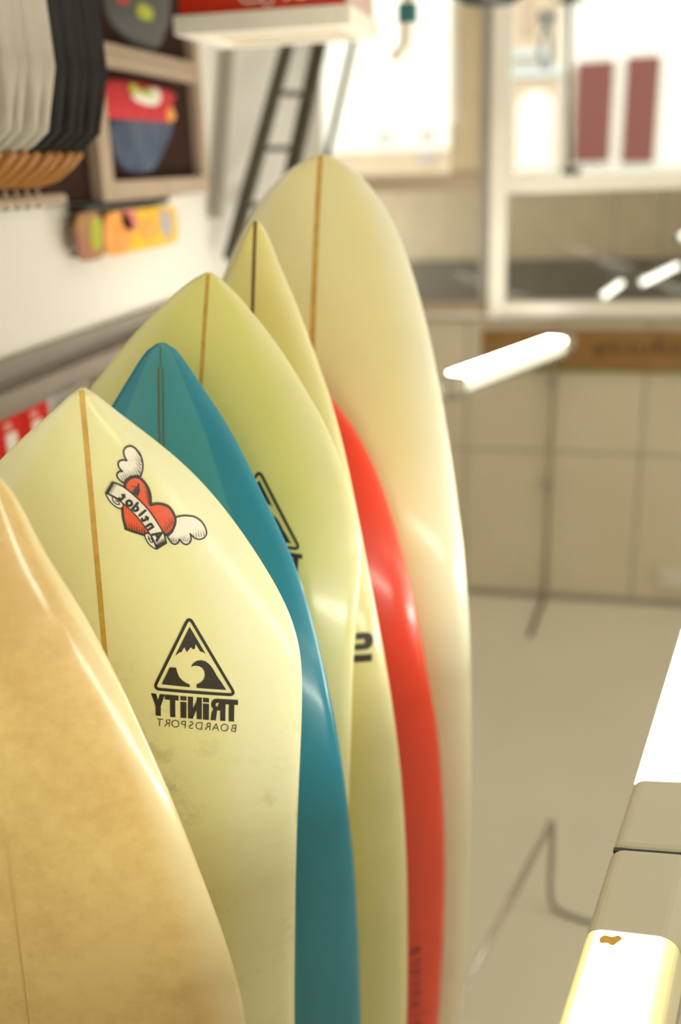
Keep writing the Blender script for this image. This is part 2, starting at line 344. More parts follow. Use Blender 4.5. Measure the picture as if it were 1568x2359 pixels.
class Board:
    def __init__(s, i, thick=.031):
        o = BOARDS[i]; s.W, s.U, s.Nn, s.N = [Vector(o[q]) for q in ('W', 'U', 'Nn', 'N')]
        s.k, s.L, s.w, s.thk = o['k'], o['L'], o['w'], thick
        # the base of the board: foot point on the floor
        s.base = s.N - s.U * s.L - s.Nn * s.k
        s.base.z = 0.0
    def hw(s, t):
        q = math.sqrt(max(0, min(1, t / s.L))) * 40; j = min(int(q), 39); f = q - j
        w = s.w
        a, b = w[j], w[j + 1]; p = w[j - 1] if j else -w[1]; n = w[j + 2] if j < 39 else 2 * b - a
        return max(.0, .5 * ((2 * a) + (b - p) * f + (2 * p - 5 * a + 4 * b - n) * f * f + (3 * a - p - 3 * b + n) * f ** 3))
    def th(s, t):
        e = s.thk * (1 - .82 * (1 - min(t / .75, 1)) ** 2)
        return e * (1 - .6 * max(0, (t - s.L * .7) / (s.L * .3)) ** 2)
    def front(s, x, t):
        w = max(s.hw(t), .003); u = min(abs(x) / w, 1); return s.th(t) * (1 - u ** 2.6) ** .5
    def centre(s, t):
        return s.N - s.U * t - s.Nn * (s.k - s.k * max(1 - t / .8, 0) ** 2)
    def P(s, x, t, off=0.0):
        return s.centre(t) + s.W * x + s.Nn * (s.front(x, t) + off) - s.base

def build_board(i, m, thick=.031):
    B = Board(i, thick); root = empty('surfboard', B.base)
    bm = bmesh.new(); uvl = bm.loops.layers.uv.new('UVMap')
    NS, NH = 110, 16; rings = []
    us = [math.sin(math.pi / 2 * (-1 + 2 * k / NH)) for k in range(NH + 1)]
    for j in range(NS + 1):
        q = j / NS; t = B.L * (.0004 + .9996 * (q * q * .55 + q * .45 if q < 1 else 1)); w = max(B.hw(t), .003); c = B.centre(t) - B.base; ring = []
        h = B.th(t)
        for u in us: ring.append((bm.verts.new(c + B.W * (w * u) + B.Nn * (h * max(0, 1 - abs(u) ** 2.6) ** .5)), (u, t)))
        for u in us[-2:0:-1]: ring.append((bm.verts.new(c + B.W * (w * u) - B.Nn * (h * max(0, 1 - abs(u) ** 2.2) ** .5)), (u, t)))
        rings.append(ring)
    def face(vs):
        f = bm.faces.new([v[0] for v in vs])
        for lp, v in zip(f.loops, vs): lp[uvl].uv = v[1]
    n = len(rings[0])
    for a, b in zip(rings, rings[1:]):
        for k in range(n): face((a[k], a[(k + 1) % n], b[(k + 1) % n], b[k]))
    face(rings[0][::-1]); face(rings[-1])
    bmesh.ops.recalc_face_normals(bm, faces=bm.faces[:])
    obj('board_body', bm, m, root, True)
    return B, root

def strip(name, B, root, x0, half, t0, t1, m, off=.0005, n=90, label=None, slope=0.0):
    bm = bmesh.new(); prev = None
    for j in range(n + 1):
        t = t0 + (t1 - t0) * (j / n) ** 1.5
        hh = min(half, B.hw(t) * .6)
        r = [bm.verts.new(B.P(x0 + slope * t + s * hh, t, off)) for s in (-1, 0, 1)]
        if prev:
            for k in range(2): bm.faces.new((prev[k], prev[k + 1], r[k + 1], r[k]))
        prev = r
    bmesh.ops.recalc_face_normals(bm, faces=bm.faces[:])
    o = obj(name, bm, m, root, True)
    if label: o['label'] = label
    return o

# ---- printed marks laid on the curved surface ----------------------------
def decal(name, B, parent, polys, fn, m, off, maxlen=.009):
    """polys: list of rings lists [(outer, hole, ...)] in drawing units; fn maps (px,py)->(x,t)"""
    bm = bmesh.new()
    for rings in polys:
        R = [[Vector((*fn(*p), 0)) for p in r] for r in rings]
        vs = [bm.verts.new(p) for r in R for p in r]
        for tri in tessellate_polygon(R):
            try: bm.faces.new([vs[k] for k in tri])
            except ValueError: pass
    for _ in range(5):
        le = [e for e in bm.edges if e.calc_length() > maxlen]
        if not le: break
        bmesh.ops.subdivide_edges(bm, edges=le, cuts=1)
        bmesh.ops.triangulate(bm, faces=[f for f in bm.faces if len(f.verts) > 3])
    for v in bm.verts: v.co = B.P(v.co.x, v.co.y, off)
    bm.normal_update()
    fl = [f for f in bm.faces if f.normal.dot(B.Nn) < 0]
    bmesh.ops.reverse_faces(bm, faces=fl)
    return obj(name, bm, m, parent, True)

def stroke(pts, w, closed=False):
    """polyline -> list of quads and round joints"""
    out = []; n = len(pts); seg = n if closed else n - 1
    hw = (lambda i: w / 2) if not isinstance(w, (list, tuple)) else (lambda i: w[i % n] / 2)
    for i in range(seg):
        a, b = pts[i], pts[(i + 1) % n]; dx, dy = b[0] - a[0], b[1] - a[1]; l = math.hypot(dx, dy) or 1; nx, ny = -dy / l, dx / l
        wa, wb_ = hw(i), hw(i + 1)
        out.append([[(a[0] + nx * wa, a[1] + ny * wa), (b[0] + nx * wb_, b[1] + ny * wb_), (b[0] - nx * wb_, b[1] - ny * wb_), (a[0] - nx * wa, a[1] - ny * wa)]])
    for i, p in enumerate(pts):
        r = hw(i)
        if r > .3: out.append([[(p[0] + r * math.cos(k * .7854), p[1] + r * math.sin(k * .7854)) for k in range(8)]])
    return out

def smooth(pts, n=4, closed=True):
    out = []; N = len(pts)
    for i in range(N if closed else N - 1):
        p0, p1, p2, p3 = [pts[(i + d) % N] if closed else pts[max(0, min(N - 1, i + d))] for d in (-1, 0, 1, 2)]
        for k in range(n):
            f = k / n
            out.append(tuple(.5 * (2 * p1[a] + (p2[a] - p0[a]) * f + (2 * p0[a] - 5 * p1[a] + 4 * p2[a] - p3[a]) * f * f + (3 * p1[a] - p0[a] - 3 * p2[a] + p3[a]) * f ** 3) for a in (0, 1)))
    if not closed: out.append(pts[-1])
    return out

def glyph(ch, offset=0.0, shear=0.0):
    """outline polygons of one character as triangles (unit: em), via a temporary text curve"""
    cu = bpy.data.curves.new('glyph', 'FONT'); cu.body = ch; cu.size = 1.0; cu.offset = offset; cu.resolution_u = 4; cu.shear = shear
    o = bpy.data.objects.new('glyph', cu); C.objects.link(o)
    dg = bpy.context.evaluated_depsgraph_get(); dg.update()
    me = bpy.data.meshes.new_from_object(o.evaluated_get(dg))
    polys = [[[(me.vertices[v].co.x, me.vertices[v].co.y) for v in pl.vertices]] for pl in me.polygons]
    xs = [v.co.x for v in me.vertices]; ys = [v.co.y for v in me.vertices]
    bpy.data.objects.remove(o); bpy.data.curves.remove(cu); bpy.data.meshes.remove(me)
    return polys, (min(xs), max(xs), min(ys), max(ys))

def text_path(word, place, height, offset=0.0, shear=0.0, widthf=1.0):
    """place: per letter (cx, cy, dirx, diry): centre of the letter foot and the reading direction; letters are mirror-written:
    their up is the mirror side of the reading direction"""
    out = []
    ref = glyph('H', offset)[1]; caph = ref[3] - ref[2]
    for ch, (cx, cy, dx, dy) in zip(word, place):
        if ch == ' ': continue
        polys, (x0, x1, y0, y1) = glyph(ch, offset, shear); s = height / caph; mid = (x0 + x1) / 2
        ux, uy = -dy, dx       # mirrored up (drawing y runs down)
        for r in polys:
            out.append([[(cx + dx * (p[0] - mid) * s * widthf + ux * p[1] * s, cy + dy * (p[0] - mid) * s * widthf + uy * p[1] * s) for p in rg] for rg in r])
    return out

# shared drawing of the mountain-and-wave mark
def tri_mark():
    A, Bc, Cc = (697, 190), (202, 1178), (1345, 1268); r = 62; pts = []
    cs = [A, Bc, Cc]
    for i in range(3):
        p, a, b = cs[i], cs[i - 1], cs[(i + 1) % 3]
        def tow(q, d):
            l = math.hypot(q[0] - p[0], q[1] - p[1]); return (p[0] + (q[0] - p[0]) * d / l, p[1] + (q[1] - p[1]) * d / l)
        s, e = tow(a, r * 1.5), tow(b, r * 1.5)
        for k in range(7):
            f = k / 6; pts.append(((1 - f) ** 2 * s[0] + 2 * f * (1 - f) * p[0] + f * f * e[0], (1 - f) ** 2 * s[1] + 2 * f * (1 - f) * p[1] + f * f * e[1]))
    ring = stroke(pts, 40, True)
    mount = [[(705, 325), (925, 690), (890, 665), (850, 655), (785, 555), (775, 620), (750, 625), (718, 600), (665, 665), (630, 600), (590, 665), (560, 672), (505, 718)]]
    wl = [[(430, 878), (518, 882), (530, 940), (560, 1010), (610, 1065), (660, 1095), (705, 1115), (705, 1150), (315, 1112)]]
    wr = [[(720, 872), (750, 825), (800, 788), (855, 778), (920, 790), (980, 835), (1030, 900), (1080, 990), (1140, 1075), (1215, 1192), (800, 1160), (800, 1115), (860, 1085), (900, 1040), (915, 985), (908, 930), (880, 885), (840, 858), (790, 850), (750, 855)]]
    return ring, [mount, wl, wr]

def trinity_letters():
    def q(u, v): return (1385 - u, 1652 - v - u * .083)
    def rect(u0, v0, u1, v1): return [[q(u0, v0), q(u1, v0), q(u1, v1), q(u0, v1)]]
    def arc(cu, cv, ru, rv, a0, a1, n=8): return [(cu + ru * math.cos(math.radians(a0 + (a1 - a0) * k / n)), cv + rv * math.sin(math.radians(a0 + (a1 - a0) * k / n))) for k in range(n + 1)]
    out = []
    out += [rect(0, 242, 178, 310), rect(52, 0, 128, 245)]                       # T
    out += [rect(176, 0, 250, 310)]                                              # R stem
    o = [(248, 310), (300, 310)] + arc(300, 228, 82, 82, 90, -90) + [(248, 146)]
    h = [(248, 255), (290, 255)] + arc(290, 226, 28, 29, 90, -90) + [(248, 197)]
    out.append([[q(*p) for p in o], [q(*p) for p in h[::-1]]])
    out.append([[q(290, 170), q(312, 0), q(388, 0), q(372, 110), q(350, 160)]])
    for u in (410, 727): out += [rect(u, 0, u + 84, 228), rect(u, 250, u + 84, 310)]   # i
    out += [rect(512, 0, 582, 310), rect(634, 0, 706, 310), [[q(560, 310), q(512, 310), q(640, 0), q(700, 0)]]]   # N
    out += [rect(838, 242, 1030, 310), rect(884, 0, 956, 245)]                   # T
    out.append([[q(1030, 310), q(1095, 310), q(1125, 215), q(1150, 310), q(1222, 310), q(1160, 140), q(1160, 0), q(1088, 0), q(1088, 140)]])   # Y
    return out

def trinity(B, root, fn, name='mountain_wave_emblem'):
    ring, fills = tri_mark()
    d = decal(name, B, root, ring, fn, MT['ink'], .0007)
    d['label'] = 'black triangle emblem with mountain and wave'
    for f, nm in zip(fills, ('mountain', 'wave', 'wave')): decal(nm, B, d, [f], fn, MT['ink'], .0007)
    l = decal('trinity_lettering', B, d, trinity_letters(), fn, MT['ink'], .0007); l['label'] = 'bold mirror-written black lettering'
    xs = [1325, 1195, 1070, 955, 830, 720, 610, 497, 380, 275]
    pl = [(x, 1802 - (1350 - x) * .088, -.9961, -.088) for x in xs]
    s = decal('boardsport_lettering', B, d, text_path('BOARDSPORT', pl, 105, -.012), fn, MT['ink'], .0007); s['label'] = 'thin mirror-written black lettering'
    return d

PALE = (0.80, 0.76, 0.40)
bmats = {
    1: board_mat('waxed_cream_board', (0.78, 0.585, 0.235), (0.79, 0.67, 0.37), pos=.86, width=.2, wax=True, rough=.3, mottle=.12, coat=.6),
    2: board_mat('pale_yellow_board', (0.79, 0.78, 0.40), (0.82, 0.82, 0.53), dirt=.9, rough=.4, coat=.2),
    3: board_mat('blue_board', (0.045, 0.32, 0.40), (0.008, 0.25, 0.40), pos=.64, width=.05, rough=.3, mottle=.10, coat=.4),
    4: board_mat('yellow_green_board', (0.76, 0.75, 0.25), (0.83, 0.81, 0.45), pos=.8, width=.5),
    5: board_mat('straw_board', (0.81, 0.74, 0.28), (0.83, 0.79, 0.45), pos=.8, width=.5),
    6: board_mat('red_board', (0.72, 0.040, 0.018), (0.85, 0.055, 0.018), pos=.8, width=.4, rough=.3),
    7: board_mat('ivory_board', (0.84, 0.78, 0.42), (0.88, 0.86, 0.68), pos=.8, width=.4),  # whiter rail colour paints in the lamp glow along the edge
}
string = mat('stringer_wood', (0.62, 0.41, 0.085), 0.4, col2=(0.50, 0.29, 0.05), nscale=60)
string_faint = mat('faint_stringer', (0.66, 0.46, 0.17), 0.4)
string_dark = mat('dark_stringer', (0.18, 0.10, 0.02), 0.4)
string_olive = mat('olive_stringer', (0.10, 0.16, 0.09), 0.4)
GRP = 'surfboards standing in a row'
blabel = {
    1: 'waxed honey-coloured surfboard with mottled deck, standing in front of the winged-heart board',
    2: 'pale yellow surfboard with red winged-heart emblem and full black triangle logo',
    3: 'blue surfboard with darker blue rails and faint olive stringer',
    4: 'yellow-green surfboard right behind the blue one, its triangle emblem half hidden',
    5: 'narrow straw-coloured surfboard with pointed nose and dark stringer before the red board',
    6: 'bright red surfboard with dark vertical lettering near its rail',
    7: 'tallest ivory surfboard with broad rounded nose, behind the red board',
}
BD = {}
for i in range(1, 8):
    B, root = build_board(i, bmats[i]); BD[i] = (B, root); tag(root, blabel[i], 'surfboard', GRP)
for i, half, m, t0 in ((2, .0028, string, .0015), (4, .0027, string, .002), (5, .0027, string_dark, .002), (7, .0045, string, .002)):
    B, root = BD[i]; strip('stringer', B, root, 0, half, t0, B.L - .01, m)
B, root = BD[1]; strip('stringer', B, root, -.025, .0010, .38, 1.9, string_faint, slope=.066)
B, root = BD[3]
strip('stringer', B, root, -.0028, .0012, .03, B.L - .01, string_olive); strip('stringer', B, root, .0028, .0012, .03, B.L - .01, string_olive)
strip('stringer', B, root, 0, .0007, .003, .03, string_olive, n=10)

# marks on the pale yellow board
B, root = BD[2]
f2 = lambda px, py: (8.36e-5 * px - 3.8e-6 * py + .04064, 2.7e-6 * px + 9.79e-5 * py + .24815)
trinity(B, root, f2)
fh_ = lambda px, py: (8.83e-5 * px - 5.1e-6 * py + .0085, 2.1e-6 * px + 9.63e-5 * py + .04269)
heart = smooth([(665, 890), (665, 800), (645, 710), (600, 630), (545, 575), (480, 555), (410, 580), (360, 640)], 4, False) + \
    [(320, 930), (330, 1050), (358, 1190), (450, 1222), (560, 1255), (700, 1290), (850, 1262)] + \
    smooth([(850, 1262), (920, 1210), (960, 1130), (965, 1060), (940, 990), (890, 920), (820, 885), (740, 875), (672, 890)], 4, False)
he = decal('winged_heart_emblem', B, root, [[heart]], fh_, MT['redprint'], .0005); he['label'] = 'red heart with white wings and banner'
wing1 = smooth([(335, 625), (300, 600), (270, 560), (268, 525), (290, 498)], 3, False) + smooth([(332, 490), (300, 460), (282, 415), (295, 375), (335, 357)], 3, False) + \
    smooth([(385, 365), (357, 310), (350, 255), (375, 212), (420, 196), (470, 210), (520, 260), (555, 320), (573, 400), (570, 470), (548, 545)], 3, False) + [(500, 540), (430, 550), (370, 590), (345, 630)]
wing2 = smooth([(965, 1045), (1030, 1025), (1110, 1022), (1190, 1035), (1260, 1075), (1310, 1130), (1340, 1190), (1350, 1240), (1335, 1280), (1300, 1308), (1250, 1315), (1200, 1295), (1160, 1258)], 3, False) + \
    smooth([(1148, 1245), (1160, 1300), (1150, 1350), (1110, 1378), (1070, 1370), (1030, 1332)], 3, False) + smooth([(1014, 1312), (1005, 1350), (970, 1375), (930, 1365), (895, 1325), (870, 1280)], 3, False) + [(930, 1220), (965, 1130)]
top = smooth([(210, 622), (290, 650), (360, 688), (450, 760), (540, 842), (630, 940), (710, 1050), (780, 1160), (830, 1255), (860, 1360)], 3, False)
low = smooth([(740, 1437), (700, 1335), (640, 1222), (560, 1110), (470, 1002), (380, 912), (300, 850), (210, 792), (130, 750)], 3, False)
banner = top + low
scroll1 = smooth([(130, 750), (160, 830), (210, 890), (265, 928), (312, 935), (335, 895), (300, 840), (220, 790)], 3)
scroll2 = smooth([(592, 1262), (612, 1325), (660, 1392), (740, 1437), (712, 1350), (660, 1255), (615, 1240)], 3)
for wp in (wing1, wing2):
    w_ = decal('wing', B, he, [[wp]], fh_, MT['cream'], .0005); decal('wing_outline', B, he, stroke(wp, 20, True), fh_, MT['ink'], .0008)
decal('heart_outline', B, he, stroke(heart, 30, True), fh_, MT['ink'], .0010)
decal('banner_curl', B, he, [[scroll1]], fh_, MT['cream'], .0012); decal('banner_curl', B, he, [[scroll2]], fh_, MT['cream'], .0012)
decal('banner', B, he, [[banner]], fh_, MT['cream'], .0013)
lines = stroke(banner, 15, True) + stroke(scroll1, 15, True) + stroke(scroll2, 15, True)
lines += stroke(smooth([(205, 800), (215, 850), (255, 885), (290, 885), (270, 850), (240, 845)], 3, False), 12) + stroke(smooth([(640, 1270), (640, 1310), (670, 1350), (690, 1345), (675, 1310), (650, 1300)], 3, False), 12)
lines += [[[(130, 750), (210, 622), (222, 640), (160, 765)]], [[(735, 1437), (862, 1362), (850, 1325), (725, 1400)]]]
for k in range(9):
    f = k / 8; x, y = 212 - 78 * f, 630 + 120 * f; lines += stroke([(x, y), (x + 62, y + 18)], [14, 1])
    x, y = 725 + 125 * f, 1405 - 72 * f; lines += stroke([(x, y), (x - 4, y - 58)], [16, 1])
# shading lines
def hatch(a, b, n, dv, w=9):
    r = []
    for k in range(n):
        f = k / (n - 1); x, y = a[0] + (b[0] - a[0]) * f, a[1] + (b[1] - a[1]) * f; g = .7 + .45 * ((k * 7) % 5) / 5
        r += stroke([(x, y), (x + dv[0] * g, y + dv[1] * g)], [w, 1.5])
    return r
lines += hatch((335, 600), (540, 520), 9, (-40, -90)) + hatch((545, 500), (560, 330), 5, (-70, -90))
lines += hatch((375, 1180), (590, 1235), 8, (-8, -95), 12) + hatch((835, 1240), (940, 1110), 6, (-40, -95), 12) + hatch((655, 880), (640, 690), 6, (-55, -75), 12)
lines += hatch((905, 1330), (985, 1350), 5, (-6, -60)) + hatch((1040, 1325), (1140, 1345), 5, (-8, -70)) + hatch((1195, 1285), (1320, 1270), 5, (-14, -85))
decal('shading_lines', B, he, lines, fh_, MT['ink'], .0016)
rider = [[[(435, 662), (505, 672), (512, 628), (525, 628), (532, 672), (540, 725), (525, 760), (515, 785), (540, 802), (440, 742), (455, 735), (465, 700), (490, 685), (505, 682), (440, 668)]]]
decal('rider', B, he, rider, fh_, MT['ink'], .0012)
cen = [(755, 1262), (672, 1142), (612, 1055), (570, 985), (497, 920), (420, 855), (335, 790)]
pl = []
for k, (x, y) in enumerate(cen):
    a = cen[max(0, k - 1)]; b = cen[min(6, k + 1)]; l = math.hypot(b[0] - a[0], b[1] - a[1]); dx, dy = (b[0] - a[0]) / l, (b[1] - a[1]) / l
    pl.append((x + dy * 56, y - dx * 56, dx, dy))
bold = []
for ox, oy in ((0, 0), (6, 3), (-6, -3), (3, -6), (-3, 6)): bold += text_path('Antidot', [(x + ox, y + oy, dx, dy) for x, y, dx, dy in pl], 116, .012)
tx = decal('banner_lettering', B, he, bold, fh_, MT['ink'], .0018); tx['label'] = 'mirror-written black lettering on the banner'

# the same triangle mark on the yellow-green board
B, root = BD[4]
trinity(B, root, lambda px, py: (.0885 + (px - 697) * 9.89e-5, .2587 + (py - 200) * 9.89e-5))
# thick block lettering on the straw board
B, root = BD[5]
idf = lambda px, py: (px, py)
o_ = rrect(.118, .6085, .1878, .6365, .0115); h_ = rrect(.130, .6190, .1758, .6262, .003)
decal('block_lettering', B, root, [[o_, h_[::-1]], [rrect(.120, .6440, .1868, .6565, .001)]], idf, MT['ink'], .0007)['label'] = 'thick black printed characters'
# vertical lettering on the red board (mirror-written, reading upward)
B, root = BD[6]
word = 'oluncorp'; pl = []
for k, ch in enumerate(word): pl.append((.1785, 1.297 - k * .0262, 0, -1))
for ch, q in zip(word, pl): decal('letter', B, root, text_path(ch, [q], .026, .0, .25), idf, MT['darkink'], .0007)
decal('full_stop', B, root, [[[(.1885 + .0025 * math.cos(a * .7854), 1.079 + .0025 * math.sin(a * .7854)) for a in range(8)]]], idf, MT['darkink'], .0007)

# ------------------------------------------------------------------ batten lights
def lamp_emit(name, aged):
    m = bpy.data.materials.new(name); m.use_nodes = True; nt = m.node_tree; p = nt.nodes['Principled BSDF']; L = nt.links.new
    tc = nt.nodes.new('ShaderNodeTexCoord'); s = nt.nodes.new('ShaderNodeSeparateXYZ'); L(tc.outputs['Object'], s.inputs[0])
    a = nt.nodes.new('ShaderNodeMath'); a.operation = 'ABSOLUTE'; L(s.outputs[0], a.inputs[0])
    r = nt.nodes.new('ShaderNodeValToRGB'); r.color_ramp.elements[0].position = 0.026 if aged else .040; r.color_ramp.elements[1].position = 0.0495 if aged else .052
    r.color_ramp.elements[0].color = (1.0, .96, .83, 1); r.color_ramp.elements[1].color = (.010, .009, .0012, 1) if aged else (.5, .46, .36, 1)
    if aged:
        e = r.color_ramp.elements.new(.033); e.color = (.060, .055, .030, 1)
        e = r.color_ramp.elements.new(.041); e.color = (.026, .023, .006, 1)
    L(a.outputs[0], r.inputs[0]); L(r.outputs[0], p.inputs['Emission Color'])
    # the reflector tray throws the light out through the broad face; the side walls glow less
    sn = nt.nodes.new('ShaderNodeSeparateXYZ'); L(tc.outputs['Normal'], sn.inputs[0])
    mr = nt.nodes.new('ShaderNodeMapRange'); mr.inputs['From Min'].default_value = .1; mr.inputs['From Max'].default_value = .75
    mr.inputs['To Min'].default_value = LAMP * .06; mr.inputs['To Max'].default_value = LAMP; L(sn.outputs[2], mr.inputs['Value']); L(mr.outputs[0], p.inputs['Emission Strength'])
    p.inputs['Base Color'].default_value = (.8, .75, .55, 1); p.inputs['Roughness'].default_value = .3
    return m
OPAL = lamp_emit('opal_diffuser', False); OPAL_AGED = lamp_emit('yellowed_diffuser', True)
HW, LH = .0505, .062

def section(y0, y1, inset=0.0, r=.018):
    """rounded batten section, top at z=0"""
    bm = bmesh.new(); pts = rrect(-HW + inset, -LH, HW - inset, -inset, r, 5)
    return prism(bm, [(x, y0, z) for x, z in pts], (0, y1 - y0, 0))

def end_cap(y0, y1, outer):
    """cap with its outer end edges rounded off"""
    bm = bmesh.new(); pts = rrect(-HW, -LH, HW, 0, .018, 5); rings = []
    st = [(y0, 0), (y1, 0)]
    if outer < 0: st = [(y0, .006), (y0 + .004, .0015), (y0 + .009, 0), (y1, 0)]
    else: st = [(y0, 0), (y1 - .009, 0), (y1 - .004, .0015), (y1, .006)]
    for y, i in st:
        rings.append([bm.verts.new((x * (HW - i) / HW, y, -LH / 2 + (z + LH / 2) * (LH / 2 - i) / (LH / 2))) for x, z in pts])
    n = len(pts)
    for u, v in zip(rings, rings[1:]):
        for k in range(n): bm.faces.new((u[k], u[(k + 1) % n], v[(k + 1) % n], v[k]))
    bm.faces.new(rings[0]); bm.faces.new(rings[-1])
    bmesh.ops.recalc_face_normals(bm, faces=bm.faces[:])
    return bm

def luminaire(pos, ang, label, post=None, stain=False, CAP=.15, GLOW=1.0, roll=0.0, arm=False):
    """pos = near end on the top face centre line; runs along +Y of its own frame"""
    r = empty('batten_light', pos, ang); r.rotation_euler = (0, roll, ang); tag(r, label, 'light', 'batten lights in rows')
    obj('end_cap', end_cap(.001, CAP, -1), MT['greyplastic'], r)
    obj('end_cap', end_cap(CAP + GLOW, 2 * CAP + GLOW - .001, 1), MT['greyplastic'], r)
    obj('diffuser', section(CAP + .0005, CAP + GLOW - .0005, .0004), OPAL_AGED if stain else OPAL, r)
    boxo('base_tray', (-HW + .006, .03, -LH - .02), (HW - .006, 2 * CAP + GLOW - .03, -LH + .001), MT['greypaint'], r, .003)
    boxo('seam_strip', (-HW + .004, -.0035, -LH + .004), (HW - .004, .0035, -.004), MT['blackplastic'], r)
    for y in ((.25, 1.05) if post is None else post):
        dn = Matrix.Rotation(-roll, 3, 'Y') @ Vector((0, 0, -1)); q0 = Vector((0, y, -LH - .012)); hgt = pos[2] + (Matrix.Rotation(roll, 3, 'Y') @ q0).z
        tubeo('support_rod', [q0, q0 + dn * (hgt - .002)], .006, MT['greypaint'], r, 8)
        obj('floor_plate', tube(bmesh.new(), [q0 + dn * hgt, q0 + dn * (hgt - .006)], .03, 14), MT['greypaint'], r)
    if arm: tubeo('wall_arm', [(0, 2 * CAP + GLOW - .06, -LH - .01), (.0, 2 * CAP + GLOW - .03, -LH - .03), Matrix.Rotation(-ang, 3, 'Z') @ Vector((-.11 - pos[0], 4.822 - pos[1], 0)) + Vector((0, 0, -LH - .03))], .007, MT['greypaint'], r, 8)
    if stain:
        sp = smooth([(-.030, .0), (-.026, .007), (-.018, .006), (-.011, .009), (-.006, .004), (-.010, -.002), (-.014, -.008), (-.021, -.005), (-.027, -.006)], 3)
        obj('rust_spot', prism(bmesh.new(), [(x, CAP + GLOW - .015 + y, -.0006) for x, y in sp], (0, 0, .0009)), MT['stain'], r)
    return r

ZL = 1.40; FULL = 1.30
aA = -math.radians(12.0); uA = Vector((math.sin(-aA), math.cos(aA), 0)); nA = Vector((uA.y, -uA.x, 0))
ROLL = -math.radians(12.0); ZA = ZL + .010
seam = Vector((.068, 1.050, ZA)) + nA * HW * .97
luminaire(seam, aA, 'batten light past the dark seam, next to the bent steel tube', (.35, 1.0), roll=ROLL)
luminaire(seam - uA * FULL, aA, 'batten light with yellowed edge and rust spot, before the dark seam', (.2, .8), True, roll=ROLL)
luminaire(seam - uA * FULL * 2, aA, 'batten light of the seam row, under the viewer', roll=ROLL)
luminaire(seam + uA * FULL, aA, 'batten light ending the seam row by the glazed front', roll=ROLL)
aB = -math.radians(23.0); uB = Vector((math.sin(-aB), math.cos(aB), 0))
pB = Vector((-.47, 3.66, 1.45)) - uB * .12 + Vector((.035, -.015, 0))
luminaire(pB, aB, 'batten light glowing in front of the wooden sign', (), False, .11, .88, arm=True)
luminaire(pB - uB * 1.06, aB, 'batten light mostly hidden behind the ivory surfboard', (.2, .8), False, .12, .81)
pC = Vector((1.45, -1.7, ZL))  # added row out of view, evens the light on back wall and floor
for k, w_ in enumerate(('rear', 'second', 'third', 'fourth', 'front')): luminaire(pC + uA * 1.31 * k, aA, 'added fill batten, ' + w_ + ' one of the unseen row on the right side')
pD = Vector((-1.0, -2.9, ZL))  # added unseen lamp, fills the board fronts from the camera side
luminaire(pD + uA * .6, aA, 'single added fill batten behind the viewer on the left')
pE = Vector((2.1, -1.2, ZL))  # second added row out of view, brightens the floor
for k, w_ in enumerate(('rear', 'middle', 'front')): luminaire(pE + uA * 1.31 * k, aA, 'added fill batten, ' + w_ + ' one of the unseen row close to the right wall')
# added glowing tubes behind the glass, standing in for lamp reflections
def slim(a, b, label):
    a, b = Vector(a), Vector(b); r = empty('reflection_tube', (a + b) / 2); tag(r, label, 'light', 'added reflection tubes behind the glass'); c = (a + b) / 2
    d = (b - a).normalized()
    tubeo('tube', [a - c, b - c], .016, emit_mat('reflection_tube_glow', (1, .96, .85), 2.3), r)
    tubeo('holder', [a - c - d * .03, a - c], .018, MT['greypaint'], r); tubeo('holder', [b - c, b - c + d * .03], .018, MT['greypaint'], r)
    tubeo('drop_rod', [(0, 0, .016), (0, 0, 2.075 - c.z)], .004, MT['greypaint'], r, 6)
slim((.10, 5.15, 1.530), (.21, 5.55, 1.556), 'short added tube for a lamp reflection, low behind the glass')
slim((.30, 5.5, 1.555), (.53, 6.0, 1.60), 'added tube for a lamp reflection, higher up behind the glass')
slim((.46, 5.3, 1.80), (.70, 5.9, 1.85), 'added tube for a lamp reflection, high behind the glass near the crossbar')

# ------------------------------------------------------------------ conduit beside the sign and on the floor
cd = empty('conduit', (-.11, 4.83, 0)); tag(cd, 'thin grey pipe rising along the panel joint beside the wooden sign', 'pipe')
tubeo('riser', [(0, 0, 0), (0, 0, 1.40)], .008, MT['pipe'], cd)
tubeo('floor_run', [(0, 0, .008), (-.02, -.12, .008), (-.05, -.42, .008)], .010, MT['olive'], cd)
boxo('clip', (-.02, -.005, .62), (.02, .052, .65), MT['greypaint'], cd); boxo('clip', (-.02, -.005, 1.15), (.02, .052, 1.18), MT['greypaint'], cd)
so = empty('socket_box', (.545, D, .165)); tag(so, 'small pale socket box low on the panelled wall', 'socket')
boxo('cover', (-.09, -.035, -.05), (.09, .0, .05), MT['white'], so, .006); boxo('rim', (-.10, -.012, -.06), (.10, .0, .06), MT['wall'], so, .003)

# bent steel tube of a floor rack
rk_ = empty('floor_rack', (-.007, 2.54, 0)); tag(rk_, 'bent shiny steel tube rack on the floor beside the ivory surfboard', 'rack')
o3 = Vector((-.007, 2.54, 0))
def rel(pts): return [Vector(p) - o3 for p in pts]
tubeo('top_tube', rel([(-.34, 1.30, .33), (-.19, 1.852, .33), (-.010, 2.525, .33)]), .0105, MT['chrome'], rk_, 12)
tubeo('bend', rel([(-.012, 2.52, .33), (-.006, 2.536, .328), (-.004, 2.541, .318), (-.004, 2.541, .10), (.0, 2.537, .045), (.015, 2.53, .018), (.05, 2.52, .0085), (.30, 2.45, .0085)]), .0085, MT['greypaint'], rk_, 12)  # darker grey than the top tube, paints in the shadow past the bend
tubeo('rear_leg', rel([(-.345, 1.285, .335), (-.348, 1.28, .05), (-.345, 1.28, .002)]), .0075, MT['chrome'], rk_, 12)
tubeo('cross_tube', rel([(-.348, 1.28, .05), (.20, 1.20, .05), (.20, 1.20, .002)]), .0075, MT['chrome'], rk_, 12)

